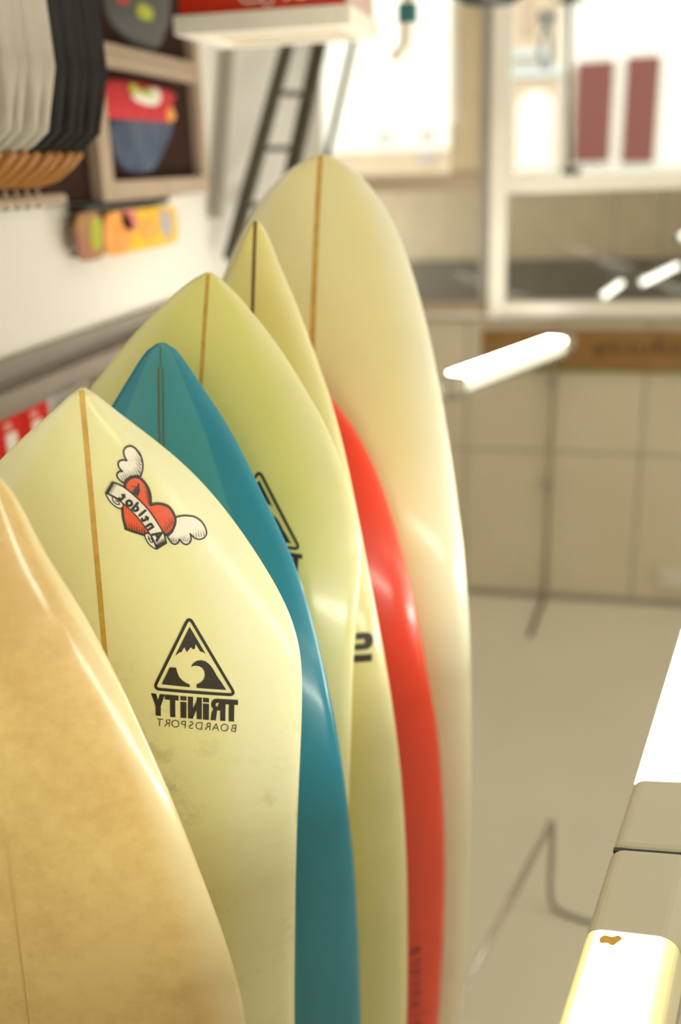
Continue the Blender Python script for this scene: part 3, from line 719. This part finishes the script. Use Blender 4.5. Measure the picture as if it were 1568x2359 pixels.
# ------------------------------------------------------------------ wooden sign on the back wall
sg = empty('wooden_sign', (.15, D, 1.22)); tag(sg, 'brown wooden sign board with dark worn lettering above the wall panels', 'sign')
boxo('plank', (-.605, -.022, .012), (-.245, 0, .195), MT['signwood'], sg, .003)
boxo('plank', (-.235, -.034, .012), (.62, 0, .195), MT['signwood'], sg, .003)
boxo('plank', (.625, -.034, .012), (1.4, 0, .195), MT['signwood'], sg, .003)
boxo('edge_strip', (-.605, -.030, 0), (1.4, 0, .014), MT['green'], sg, .002)
x = -.07
for ch in 'Burtrigloss':
    bm = bmesh.new()
    polys, bb = glyph(ch, .03)
    for r in polys:
        try: bm.faces.new([bm.verts.new((x + (p[0] - bb[0]) * .085, -.0348, .135 - p[1] * .085)) for p in r[0]])
        except ValueError: pass
    x += (bb[1] - bb[0]) * .085 + .012
    obj('letter', bm, MT['signink'], sg)

# ------------------------------------------------------------------ left wall: brown panel, frames, shirts
pn = boxo('brown_backboard', (XL, .9, 2.13), (XL + .02, 3.335, ZC), MT['brown']); tag(pn, 'dark brown panel on the left wall behind the clothes and frames', 'panel')
XP = XL + .02
def vframe(name, label, y0, y1, z0, z1, bl, br, bb, bt):
    r = empty(name, (XP, (y0 + y1) / 2, z0)); tag(r, label, 'frame', 'taupe shadow boxes')
    yc = (y0 + y1) / 2
    def b(nm, a0, a1, c0, c1): return boxo(nm, (0, a0 - yc, c0 - z0), (.035, a1 - yc, c1 - z0), MT['taupe'], r, .003)
    b('side_rail', y0, y0 + bl, z0, z1); b('side_rail', y1 - br, y1, z0, z1)
    b('bottom_rail', y0 + bl, y1 - br, z0, z0 + bb)
    if bt: b('top_rail', y0 + bl, y1 - br, z1 - bt, z1)
    boxo('backing', (0, y0 + bl - yc, bb), (.004, y1 - br - yc, z1 - z0 - bt), MT['brown'], r)
    return r
vframe('shadow_box', 'taupe frame holding the red and navy shirt', 2.48, 3.265, 2.128, 2.495, .07, .05, .050, .035)
vframe('shadow_box', 'taupe frame holding the dark grey shirt', 2.48, 3.265, 2.497, 3.0, .07, .05, .020, .05)

def pillow(bm, outline, yc, x0, th, n=1):
    """soft cloth slab: outline in (y,z) on plane x=x0, bulging by th"""
    P = [Vector((x0, y, z)) for y, z in outline]; c = sum(P, Vector()) / len(P)
    lv = [(1.0, .0), (.96, .55), (.85, .85), (.5, 1.0)]; rings = []
    for s, h in lv: rings.append([bm.verts.new(c + (p - c) * s + Vector((th * h, 0, 0))) for p in P])
    nn = len(P)
    for u, v in zip(rings, rings[1:]):
        for k in range(nn): bm.faces.new((u[k], u[(k + 1) % nn], v[(k + 1) % nn], v[k]))
    bm.faces.new(rings[-1]); bm.faces.new(rings[0][::-1]); bmesh.ops.recalc_face_normals(bm, faces=bm.faces[:])
    return bm
def cloth(name, outline, th, m, parent, lift=0.0):
    return obj(name, pillow(bmesh.new(), outline, 0, lift, th), m, parent, True)
s1 = empty('printed_shirt', (XP + .005, 2.80, 2.185)); tag(s1, 'red and navy printed shirt pinned inside the lower frame', 'shirt')
cloth('lower_body', smooth([(-.20, .155), (-.19, .06), (-.10, .012), (.05, .015), (.13, .06), (.215, .12), (.225, .165), (0, .17)], 3), .022, MT['navy'], s1)
cloth('upper_body', smooth([(-.21, .15), (-.24, .20), (-.20, .245), (0, .252), (.20, .245), (.275, .232), (.24, .20), (.23, .15), (0, .145)], 3), .026, MT['pinkcloth'], s1)
cloth('collar_print', smooth([(-.08, .205), (.0, .192), (.09, .195), (.12, .222), (.09, .24), (.0, .232), (-.06, .226)], 3), .006, MT['whitecard'], s1, .026)
cloth('print', smooth([(-.10, .218), (-.05, .215), (-.06, .240), (-.10, .240)], 3), .006, MT['lime'], s1, .030)
cloth('print', smooth([(-.03, .216), (.05, .216), (.04, .230), (-.02, .230)], 3), .004, MT['lime'], s1, .033)
cloth('print', smooth([(.16, .155), (.22, .16), (.21, .19), (.17, .19)], 3), .004, MT['orange'], s1, .024)
s2 = empty('dark_shirt', (XP + .005, 2.85, 2.53)); tag(s2, 'dark grey shirt with pink and lime print inside the upper frame', 'shirt')
cloth('body', smooth([(-.12, .02), (.10, .0), (.18, .05), (.24, .12), (.25, .35), (-.22, .35), (-.22, .10)], 3), .022, mat('dark_grey_cloth', (.10, .10, .095), .9), s2)
cloth('print', smooth([(-.16, .10), (-.09, .10), (-.08, .16), (-.15, .17)], 3), .005, MT['pinkcloth'], s2, .02)
cloth('print', smooth([(-.03, .075), (.06, .075), (.07, .105), (-.02, .11)], 3), .005, MT['lime'], s2, .02)

# rail with hangers and shirts
XS = -1.06; ZR = 2.152
rl = empty('clothes_rail', (XS, 1.5, ZR)); tag(rl, 'brown metal clothes rail carrying the grey and black shirts', 'rail')
tubeo('rail', [(0, -.6, 0), (0, .47, 0)], .011, MT['taupe'], rl)
for y in (-.5, .44): baro('bracket', (0, y, 0), (XL - XS + .0195, y, 0), .02, .02, MT['taupe'], rl)
def shirt_mesh():
    bm = bmesh.new(); half = [(0, .062), (.055, .058), (.075, .074), (.12, .098), (.155, .125), (.172, .165), (.178, .25), (.180, .45), (.186, .75), (.19, 1.05)]
    pr = smooth(half, 4, False); rings = []
    for j, (w, z) in enumerate(pr):
        pass
    # cross sections in height; lower edge follows the shoulder curve
    NX = 13; levels = 14; grid = []
    def shoulder(x):
        ax = abs(x)
        for (a, za), (b, zb_) in zip(pr, pr[1:]):
            if a <= ax <= b + 1e-9 and b > a: return za + (zb_ - za) * (ax - a) / (b - a)
        return pr[-1][1]
    xs = [-.178 + .356 * k / (NX - 1) for k in range(NX)]
    for side in (1, -1):
        g = []
        for j in range(levels + 1):
            f = j / levels; row = []
            for x in xs:
                z0 = shoulder(min(abs(x), .177)); z = z0 + (1.05 - z0) * f ** 1.3
                e = abs(x) / .178; thick = .0145 * math.sqrt(max(0, 1 - e ** 4)) * min(1, .35 + 2.2 * f)
                xx = x * (1 + .03 * math.sin(z * 9))
                row.append(bm.verts.new((xx, side * thick + .004 * math.sin(z * 7 + x * 20), z)))
            g.append(row)
        grid.append(g)
    for g in grid:
        for a, b in zip(g, g[1:]):
            for k in range(NX - 1): bm.faces.new((a[k], a[k + 1], b[k + 1], b[k]))
    A, Bq = grid
    for j in range(levels):
        for k in (0, NX - 1): bm.faces.new((A[j][k], A[j + 1][k], Bq[j + 1][k], Bq[j][k]))
    for j in (0, levels):
        for k in range(NX - 1): bm.faces.new((A[j][k], A[j][k + 1], Bq[j][k + 1], Bq[j][k]))
    bmesh.ops.remove_doubles(bm, verts=bm.verts[:], dist=1e-5)
    bmesh.ops.recalc_face_normals(bm, faces=bm.faces[:])
    return bm
tmp = obj('shirt', shirt_mesh(), MT['grey_cloth'], None, True); me_grey = tmp.data; me_char = me_grey.copy(); me_char.materials[0] = MT['char_cloth']
bpy.data.objects.remove(tmp)
hang_arm = tube(bmesh.new(), [(-.105, 0, .085), (-.08, 0, .066), (-.045, 0, .045), (0, 0, .034), (.045, 0, .045), (.08, 0, .066), (.105, 0, .085)], [.008, .0105, .0115, .012, .0115, .0105, .008], 8)
ho = obj('arms', hang_arm, MT['wood'], None, True); me_arm = ho.data; bpy.data.objects.remove(ho)
hk = obj('hook', tube(bmesh.new(), [(0, 0, .03), (0, 0, .014), (.008, 0, .0), (.006, 0, -.012), (-.006, 0, -.014), (-.014, 0, -.006)], .0028, 8), MT['chrome'], None, True); me_hook = hk.data; bpy.data.objects.remove(hk)
ys = [1.455, 1.497, 1.539, 1.581, 1.623, 1.665, 1.71, 1.75, 1.79, 1.83, 1.87]
for k, y in enumerate(ys):
    grey = k < 6
    r = bpy.data.objects.new('shirt', me_grey if grey else me_char); C.objects.link(r); r.location = (XS, y, ZR); r.rotation_euler = (0, 0, math.radians(random.uniform(-3, 3)))
    r.scale = (1.0, 1.0, 1.0)
    if grey:
        lab = 'light grey shirt standing edge-on on the clothes rail' if k < 5 else 'light grey shirt right next to the first black shirt'
    else:
        lab = 'black shirt edge-on on the clothes rail' if 6 < k < 10 else ('black shirt right next to the light grey shirts' if k == 6 else 'black shirt ending the rail beside the taupe frames')
    tag(r, lab, 'shirt', ('light grey shirts on the rail' if grey else 'black shirts on the rail'))
    h = empty('clothes_hanger', (XS, y, ZR)); h.rotation_euler = r.rotation_euler
    for nm, me in (('arms', me_arm), ('hook', me_hook)):
        c = bpy.data.objects.new(nm, me); C.objects.link(c); c.parent = h
    tag(h, 'wooden hanger at the end of the rail beside the frames' if k == 10 else ('wooden hanger with metal hook on the rail below a light grey shirt' if grey else 'wooden hanger with metal hook on the rail below a black shirt'), 'hanger', 'wooden hangers')

# skateboard decks under the frames
def deck(name, y0, y1, z0, z1, m, label, rnd=.055):
    r = empty(name, (XL, (y0 + y1) / 2, z0)); tag(r, label, 'skateboard'); yc = (y0 + y1) / 2
    bm = bmesh.new(); pts = rrect(y0 - yc, 0, y1 - yc, z1 - z0, rnd, 6)
    prism(bm, [(.035, y, z) for y, z in pts], (.012, 0, 0)); obj('deck', bm, m, r)
    for y in (y0 - yc + .09, y1 - yc - .09):
        boxo('truck', (.0, y - .025, (z1 - z0) * .3), (.035, y + .025, (z1 - z0) * .7), MT['greypaint'], r)
        for s in (.12, .88): tubeo('wheel', [(.004, y - .012, (z1 - z0) * s), (.004, y + .012, (z1 - z0) * s)], .004, MT['blackplastic'], r)
    return r, yc
r, yc = deck('skateboard_deck', 2.475, 2.98, 1.988, 2.100, MT['yellow'], 'yellow and orange skateboard deck with grey round print under the frame', .045)
def dprint(nm, pts, m, parent, lift=.0475): return obj(nm, prism(bmesh.new(), [(lift, y, z) for y, z in pts], (.0012, 0, 0)), m, parent)
dprint('print_patch', smooth([(-.25, .01), (-.12, .008), (-.08, .06), (-.12, .108), (-.24, .10)], 3), MT['orange'], r)
dprint('print_patch', smooth([(-.13, .065), (-.05, .06), (-.06, .11), (-.14, .11)], 3), MT['pink'], r)
dprint('print_patch', smooth([(.115, .055), (.15, .018), (.19, .03), (.205, .065), (.18, .10), (.13, .098)], 3), MT['greyprint'], r)
dprint('print_patch', smooth([(-.02, .03), (.06, .025), (.07, .07), (0, .08)], 3), MT['orange'], r)
r, yc = deck('skateboard_deck', 2.325, 2.47, 1.988, 2.106, MT['plum'], 'plum skateboard deck end with olive print beside the yellow deck', .04)
dprint('print_patch', smooth([(0, .03), (.05, .035), (.055, .10), (.005, .095)], 3), MT['lime'], r)
hb = empty('bracket_bar', (XL, 2.72, 2.112)); tag(hb, 'black wall bracket between the skateboard decks and the frame', 'bracket')
boxo('bar', (0, -.34, -.005), (.05, .20, .012), MT['blackplastic'], hb, .003)
boxo('white_stub', (0, .20, -.004), (.05, .34, .012), MT['whitecard'], hb, .003)

# slatted ledge below the white wall, with red boxes under it
lg = empty('wall_ledge', (XL, 2.2, 1.71)); tag(lg, 'grey-brown metal ledge running along the left wall above the red boxes', 'ledge')
boxo('front_rail', (.02, -1.3, .0), (.05, 1.3, .038), MT['ledge'], lg, .003)
boxo('lower_lip', (.0, -1.3, -.022), (.035, 1.3, .0), MT['ledge'], lg, .002)
boxo('back_plate', (0, -1.3, .038), (.006, 1.3, .098), MT['slate'], lg)
boxo('upper_rail', (0, -1.3, .086), (.016, 1.3, .099), MT['slate'], lg, .002)
for y in (-.9, .8): boxo('bracket', (0, y - .012, .03), (.045, y + .012, .085), MT['greypaint'], lg, .002)
sh = boxo('wall_shelf', (XL, 1.6, 1.318), (XL + .12, 2.6, 1.336), MT['taupe']); tag(sh, 'narrow taupe wall shelf under the red boxes', 'shelf')
for cix, (y0, y1) in enumerate(((1.775, 1.992), (1.994, 2.108))):
    for row in range(3):
        z0 = 1.336 + (2 - row) * .1175; w2 = (y1 - y0) / 2
        r = empty('red_box', (XL, (y0 + y1) / 2, z0))
        tag(r, ('wide' if cix == 0 else 'narrow') + ' red carton with white square label, ' + ('top', 'middle', 'bottom')[row] + ' of its stack under the ledge', 'box', 'red cartons under the ledge')
        boxo('carton', (.0, -w2 + .001, 0), (.032, w2 - .001, .117), MT['red'], r, .002)
        yy = w2 - .058
        boxo('white_label', (.032, yy - .026, .032), (.0332, yy + .020, .080), MT['whitecard'], r)
        boxo('small_print', (.032, yy - .028, .088), (.0332, yy + .003, .106), MT['pink'], r)
        boxo('small_print', (.032, yy - .028, .006), (.0332, yy + .003, .026), MT['pink'], r)
dk = empty('dark_bag', (XL, 2.235, 1.336)); tag(dk, 'dark crumpled bag on the wall shelf beside the red cartons', 'bag')
bm = bmesh.new(); bmesh.ops.create_icosphere(bm, subdivisions=3, radius=1)
for v in bm.verts:
    n_ = 1 + .12 * math.sin(v.co.x * 5 + v.co.z * 7) + .08 * math.sin(v.co.y * 9)
    v.co = Vector((.055 + v.co.x * .05, v.co.y * .10 * n_, .172 + v.co.z * .172 * (.93 + .07 * math.sin(v.co.y * 6))))
obj('bag_body', bm, MT['black'], dk, True)
tubeo('handle', [(.06, -.04, .335), (.065, -.02, .358), (.065, .02, .358), (.06, .04, .335)], .005, MT['taupe'], dk)
bc = empty('beige_carton', (XL, 2.42, 1.336)); tag(bc, 'beige carton on the wall shelf behind the dark bag', 'box')
boxo('carton', (0, -.055, 0), (.09, .055, .33), MT['beige'], bc, .003); boxo('flap', (0.002, -.055, .33), (.088, .0, .334), MT['beige'], bc); boxo('flap', (0.002, .001, .33), (.088, .055, .334), MT['beige'], bc)

# leaning plank, ladder
pk = baro('grey_batten', (XL + .03, 3.36, 2.04), (XL + .03, 4.18, ZC), .02, .045, MT['greypaint'], None, (1, 0, 0)); tag(pk, 'long grey batten leaning along the left wall by the ladder', 'batten')
ld = empty('step_ladder', (-1.0, 4.2, ZC)); tag(ld, 'dark metal step ladder with thin rungs in the corner by the bright window', 'ladder'); l0 = Vector((-1.0, 4.2, ZC))
def r1(z): return Vector((-1.182 + .134 * (z - 2.064), 3.5 + .722 * (z - 2.064), z)) - l0
def r2(z): return Vector((-1.068 + .104 * (z - 2.174), 3.75 + .662 * (z - 2.174), z)) - l0
def r3(z): return Vector((-1.0 + .194 * (z - 2.249), 4.05 + .388 * (z - 2.249), z)) - l0
baro('rail', r1(1.9), r1(ZC), .045, .025, MT['olive'], ld); baro('rail', r2(1.9), r2(ZC), .05, .03, MT['olive'], ld)
baro('rear_leg', r3(1.95), r3(ZC), .018, .018, MT['olive'], ld)
baro('hinge_bar', r2(1.97), r3(1.97), .03, .02, MT['olive'], ld)
z = 2.07
for k in range(9): baro('rung', r1(z + k * .193), r2(z + k * .193), .02, .02, MT['olive'], ld)

# red cabinet with white slab under it, hanging from above
cb = empty('red_cabinet', (-.7475, 2.580, 2.5)); cb.scale = (1.05, 1.085, 1.0); tag(cb, 'red cabinet with white script on a thick white framed slab', 'cabinet')
boxo('slab_rim', (-.204, -.152, 0), (-.160, .152, .042), MT['bright'], cb, .003); boxo('slab_rim', (.160, -.152, 0), (.204, .152, .042), MT['bright'], cb, .003)
boxo('slab_rim', (-.160, -.152, 0), (.160, -.112, .042), MT['bright'], cb, .003); boxo('slab_rim', (-.160, .112, 0), (.160, .152, .042), MT['bright'], cb, .003)
boxo('slab_inset', (-.161, -.113, .010), (.161, .113, .042), MT['wall'], cb)
body = boxo('body', (-.192, -.140, .042), (.192, .140, .55), MT['redpaint'], cb, .002)
boxo('side_panel', (.192, -.139, .043), (.194, .139, .55), mat('red_laminate_lit_side', (.72, .50, .45), .4), cb)  # thin paler sheet paints the lit right side of the red cabinet
boxo('top_block', (-.19, -.14, .55), (.19, .14, ZC - 2.5), MT['white'], cb, .003)
bm = bmesh.new()
def cst(pts, w):
    for r in stroke(pts, w):
        try: bm.faces.new([bm.verts.new((p[0], -.1405, p[1])) for p in r[0]])
        except ValueError: pass
cst(smooth([(-.045, .10), (-.042, .064), (.005, .066), (.004, .10), (-.03, .085)], 4, False), .005)
cst(smooth([(.0, .085), (.008, .054), (.026, .056), (.03, .09)], 4, False), .005)
cst(smooth([(.045, .095), (.055, .064), (.066, .064), (.075, .078), (.085, .063), (.105, .066), (.115, .10)], 4, False), .005)
cst(smooth([(.115, .10), (.125, .068), (.15, .066), (.165, .09)], 4, False), .005)
obj('white_script', bm, MT['whitecard'], cb)
tg = empty('hanging_clip', (-.475, 2.85, 2.462)); tag(tg, 'silver bracket with a teal block beside the red cabinet', 'clip')
tubeo('arm', [(-.03, -.02, .0), (-.005, 0, .03), (.0, 0, .09), (.005, 0, .16)], .016, MT['bright'], tg)
boxo('teal_block', (-.022, -.02, .085), (.022, .02, .13), MT['teal'], tg, .004)
tubeo('drop_rod', [(.005, 0, .15), (.005, 0, ZC - 2.462)], .004, MT['steel'], tg)
cp = empty('dark_lampshade', (-.30, 3.3, 2.632)); tag(cp, 'black bowl-shaped shade hanging high before the window post', 'lampshade')
bm = bmesh.new()
for (za, ra), (zb_, rb) in (((0, .02), (.006, .075)), ((.006, .075), (.03, .11)), ((.03, .11), (.09, .12))):
    pa = [bm.verts.new((ra * math.cos(k * .2618), ra * math.sin(k * .2618), za)) for k in range(24)]; pb = [bm.verts.new((rb * math.cos(k * .2618), rb * math.sin(k * .2618), zb_)) for k in range(24)]
    for k in range(24): bm.faces.new((pa[k], pa[(k + 1) % 24], pb[(k + 1) % 24], pb[k]))
    if za == 0: bm.faces.new(pa[::-1])
    if zb_ == .09: bm.faces.new(pb)
bmesh.ops.remove_doubles(bm, verts=bm.verts[:], dist=1e-5); bmesh.ops.recalc_face_normals(bm, faces=bm.faces[:])
obj('bowl', bm, MT['blackplastic'], cp, True); tubeo('cord', [(0, 0, .085), (0, 0, ZC - 2.632)], .003, MT['blackplastic'], cp)
ly = empty('lanyard', (-.184, 4.6, 2.545)); ly.scale = (1.35, 1.35, 1.0); tag(ly, 'blue-grey looped strap with buckle hanging before the glass', 'strap')
tubeo('strap_loop', [(0, 0, .175), (-.014, 0, .13), (-.02, 0, .06), (-.008, 0, .004), (.006, 0, .004), (.018, 0, .06), (.014, 0, .13), (0, 0, .175)], .006, mat('blue_grey_webbing', (.25, .33, .42), .7), ly, 8)
boxo('buckle', (-.027, -.008, .172), (.027, .008, .225), mat('blue_grey_plastic', (.32, .36, .40), .4), ly, .004)
for x in (-.014, 0, .014): boxo('prong', (x - .003, -.010, .18), (x + .003, .010, .232), MT['greyprint'], ly)
tubeo('cord', [(0, 0, .225), (0, 0, ZC - 2.545)], .0025, MT['greyprint'], ly, 6)

# ------------------------------------------------------------------ outside the glass
pt = empty('sign_post', (-.085, 5.4, 2.10)); tag(pt, 'thin olive metal post with a disc top just outside the glass', 'post')
tubeo('shaft', [(0, 0, .0), (-.03, 0, .80)], .013, MT['olive'], pt); boxo('foot', (-.03, -.03, 0), (.06, .03, .05), MT['olive'], pt, .005)
obj('disc', tube(bmesh.new(), [(-.03, 0, .80), (-.03, 0, .815)], .075, 20), MT['olive'], pt)
obj('cap', tube(bmesh.new(), [(-.03, 0, .815), (-.03, 0, .84)], .03, 14), MT['olive'], pt)
b1 = empty('white_building', (0, 14, -.15)); tag(b1, 'white building across the street with two dark red shutters', 'building')
boxo('wall', (-.36, 0, 0), (9, 3, 7), MT['facade'], b1)
boxo('shutter', (-.155, -.06, 2.28), (.285, 0, 3.47), MT['shutter'], b1, .01); boxo('shutter', (.44, -.06, 2.26), (.84, 0, 3.50), MT['shutter'], b1, .01)
boxo('pilaster', (-.30, -.10, 0), (-.20, 0, 3.4), MT['facade2'], b1)
boxo('sill', (-.25, -.12, 2.15), (1.3, 0, 2.22), MT['pave'], b1)
b2 = empty('cream_building', (-3, 14.4, -.15)); tag(b2, 'cream building with an arched white door and small grey windows across the street', 'building')
boxo('wall', (-7, 0, 0), (2.05, 3, 7), MT['facade2'], b2)
boxo('rendered_front', (-7, -.03, 2.5), (2.05, 0, 7), MT['facade'], b2)
bm = bmesh.new(); arch = [(2.12 - .02, 2.2), (2.58, 2.2), (2.58, 2.95)] + [(2.34 + .24 * math.cos(math.radians(a)), 2.95 + .22 * math.sin(math.radians(a))) for a in range(0, 181, 20)] + [(2.10, 2.95)]
prism(bm, [(x - .0, -.52, z) for x, z in arch], (0, .05, 0)); obj('arched_door', bm, MT['facade'], b2)
boxo('porch', (2.0, -.47, 0), (2.62, -.02, 4.6), MT['facade2'], b2); boxo('porch_band', (2.0, -.55, 3.32), (2.62, -.47, 3.46), MT['paleblue'], b2); boxo('porch_band', (2.0, -.55, 3.55), (2.5, -.47, 3.66), MT['paleblue'], b2)
boxo('porch_slot', (2.12, -.50, 3.8), (2.30, -.47, 4.35), MT['taupe'], b2)
for x, z_ in ((.28, 2.62), (.86, 2.62), (.86, 2.35)):
    w_ = boxo('window', (x - .1, -.05, z_), (x + .1, -.02, z_ + .13), MT['pave'], b2); boxo('pane', (x - .085, -.056, z_ + .015), (x + .085, -.05, z_ + .115), MT['greyprint'], w_)
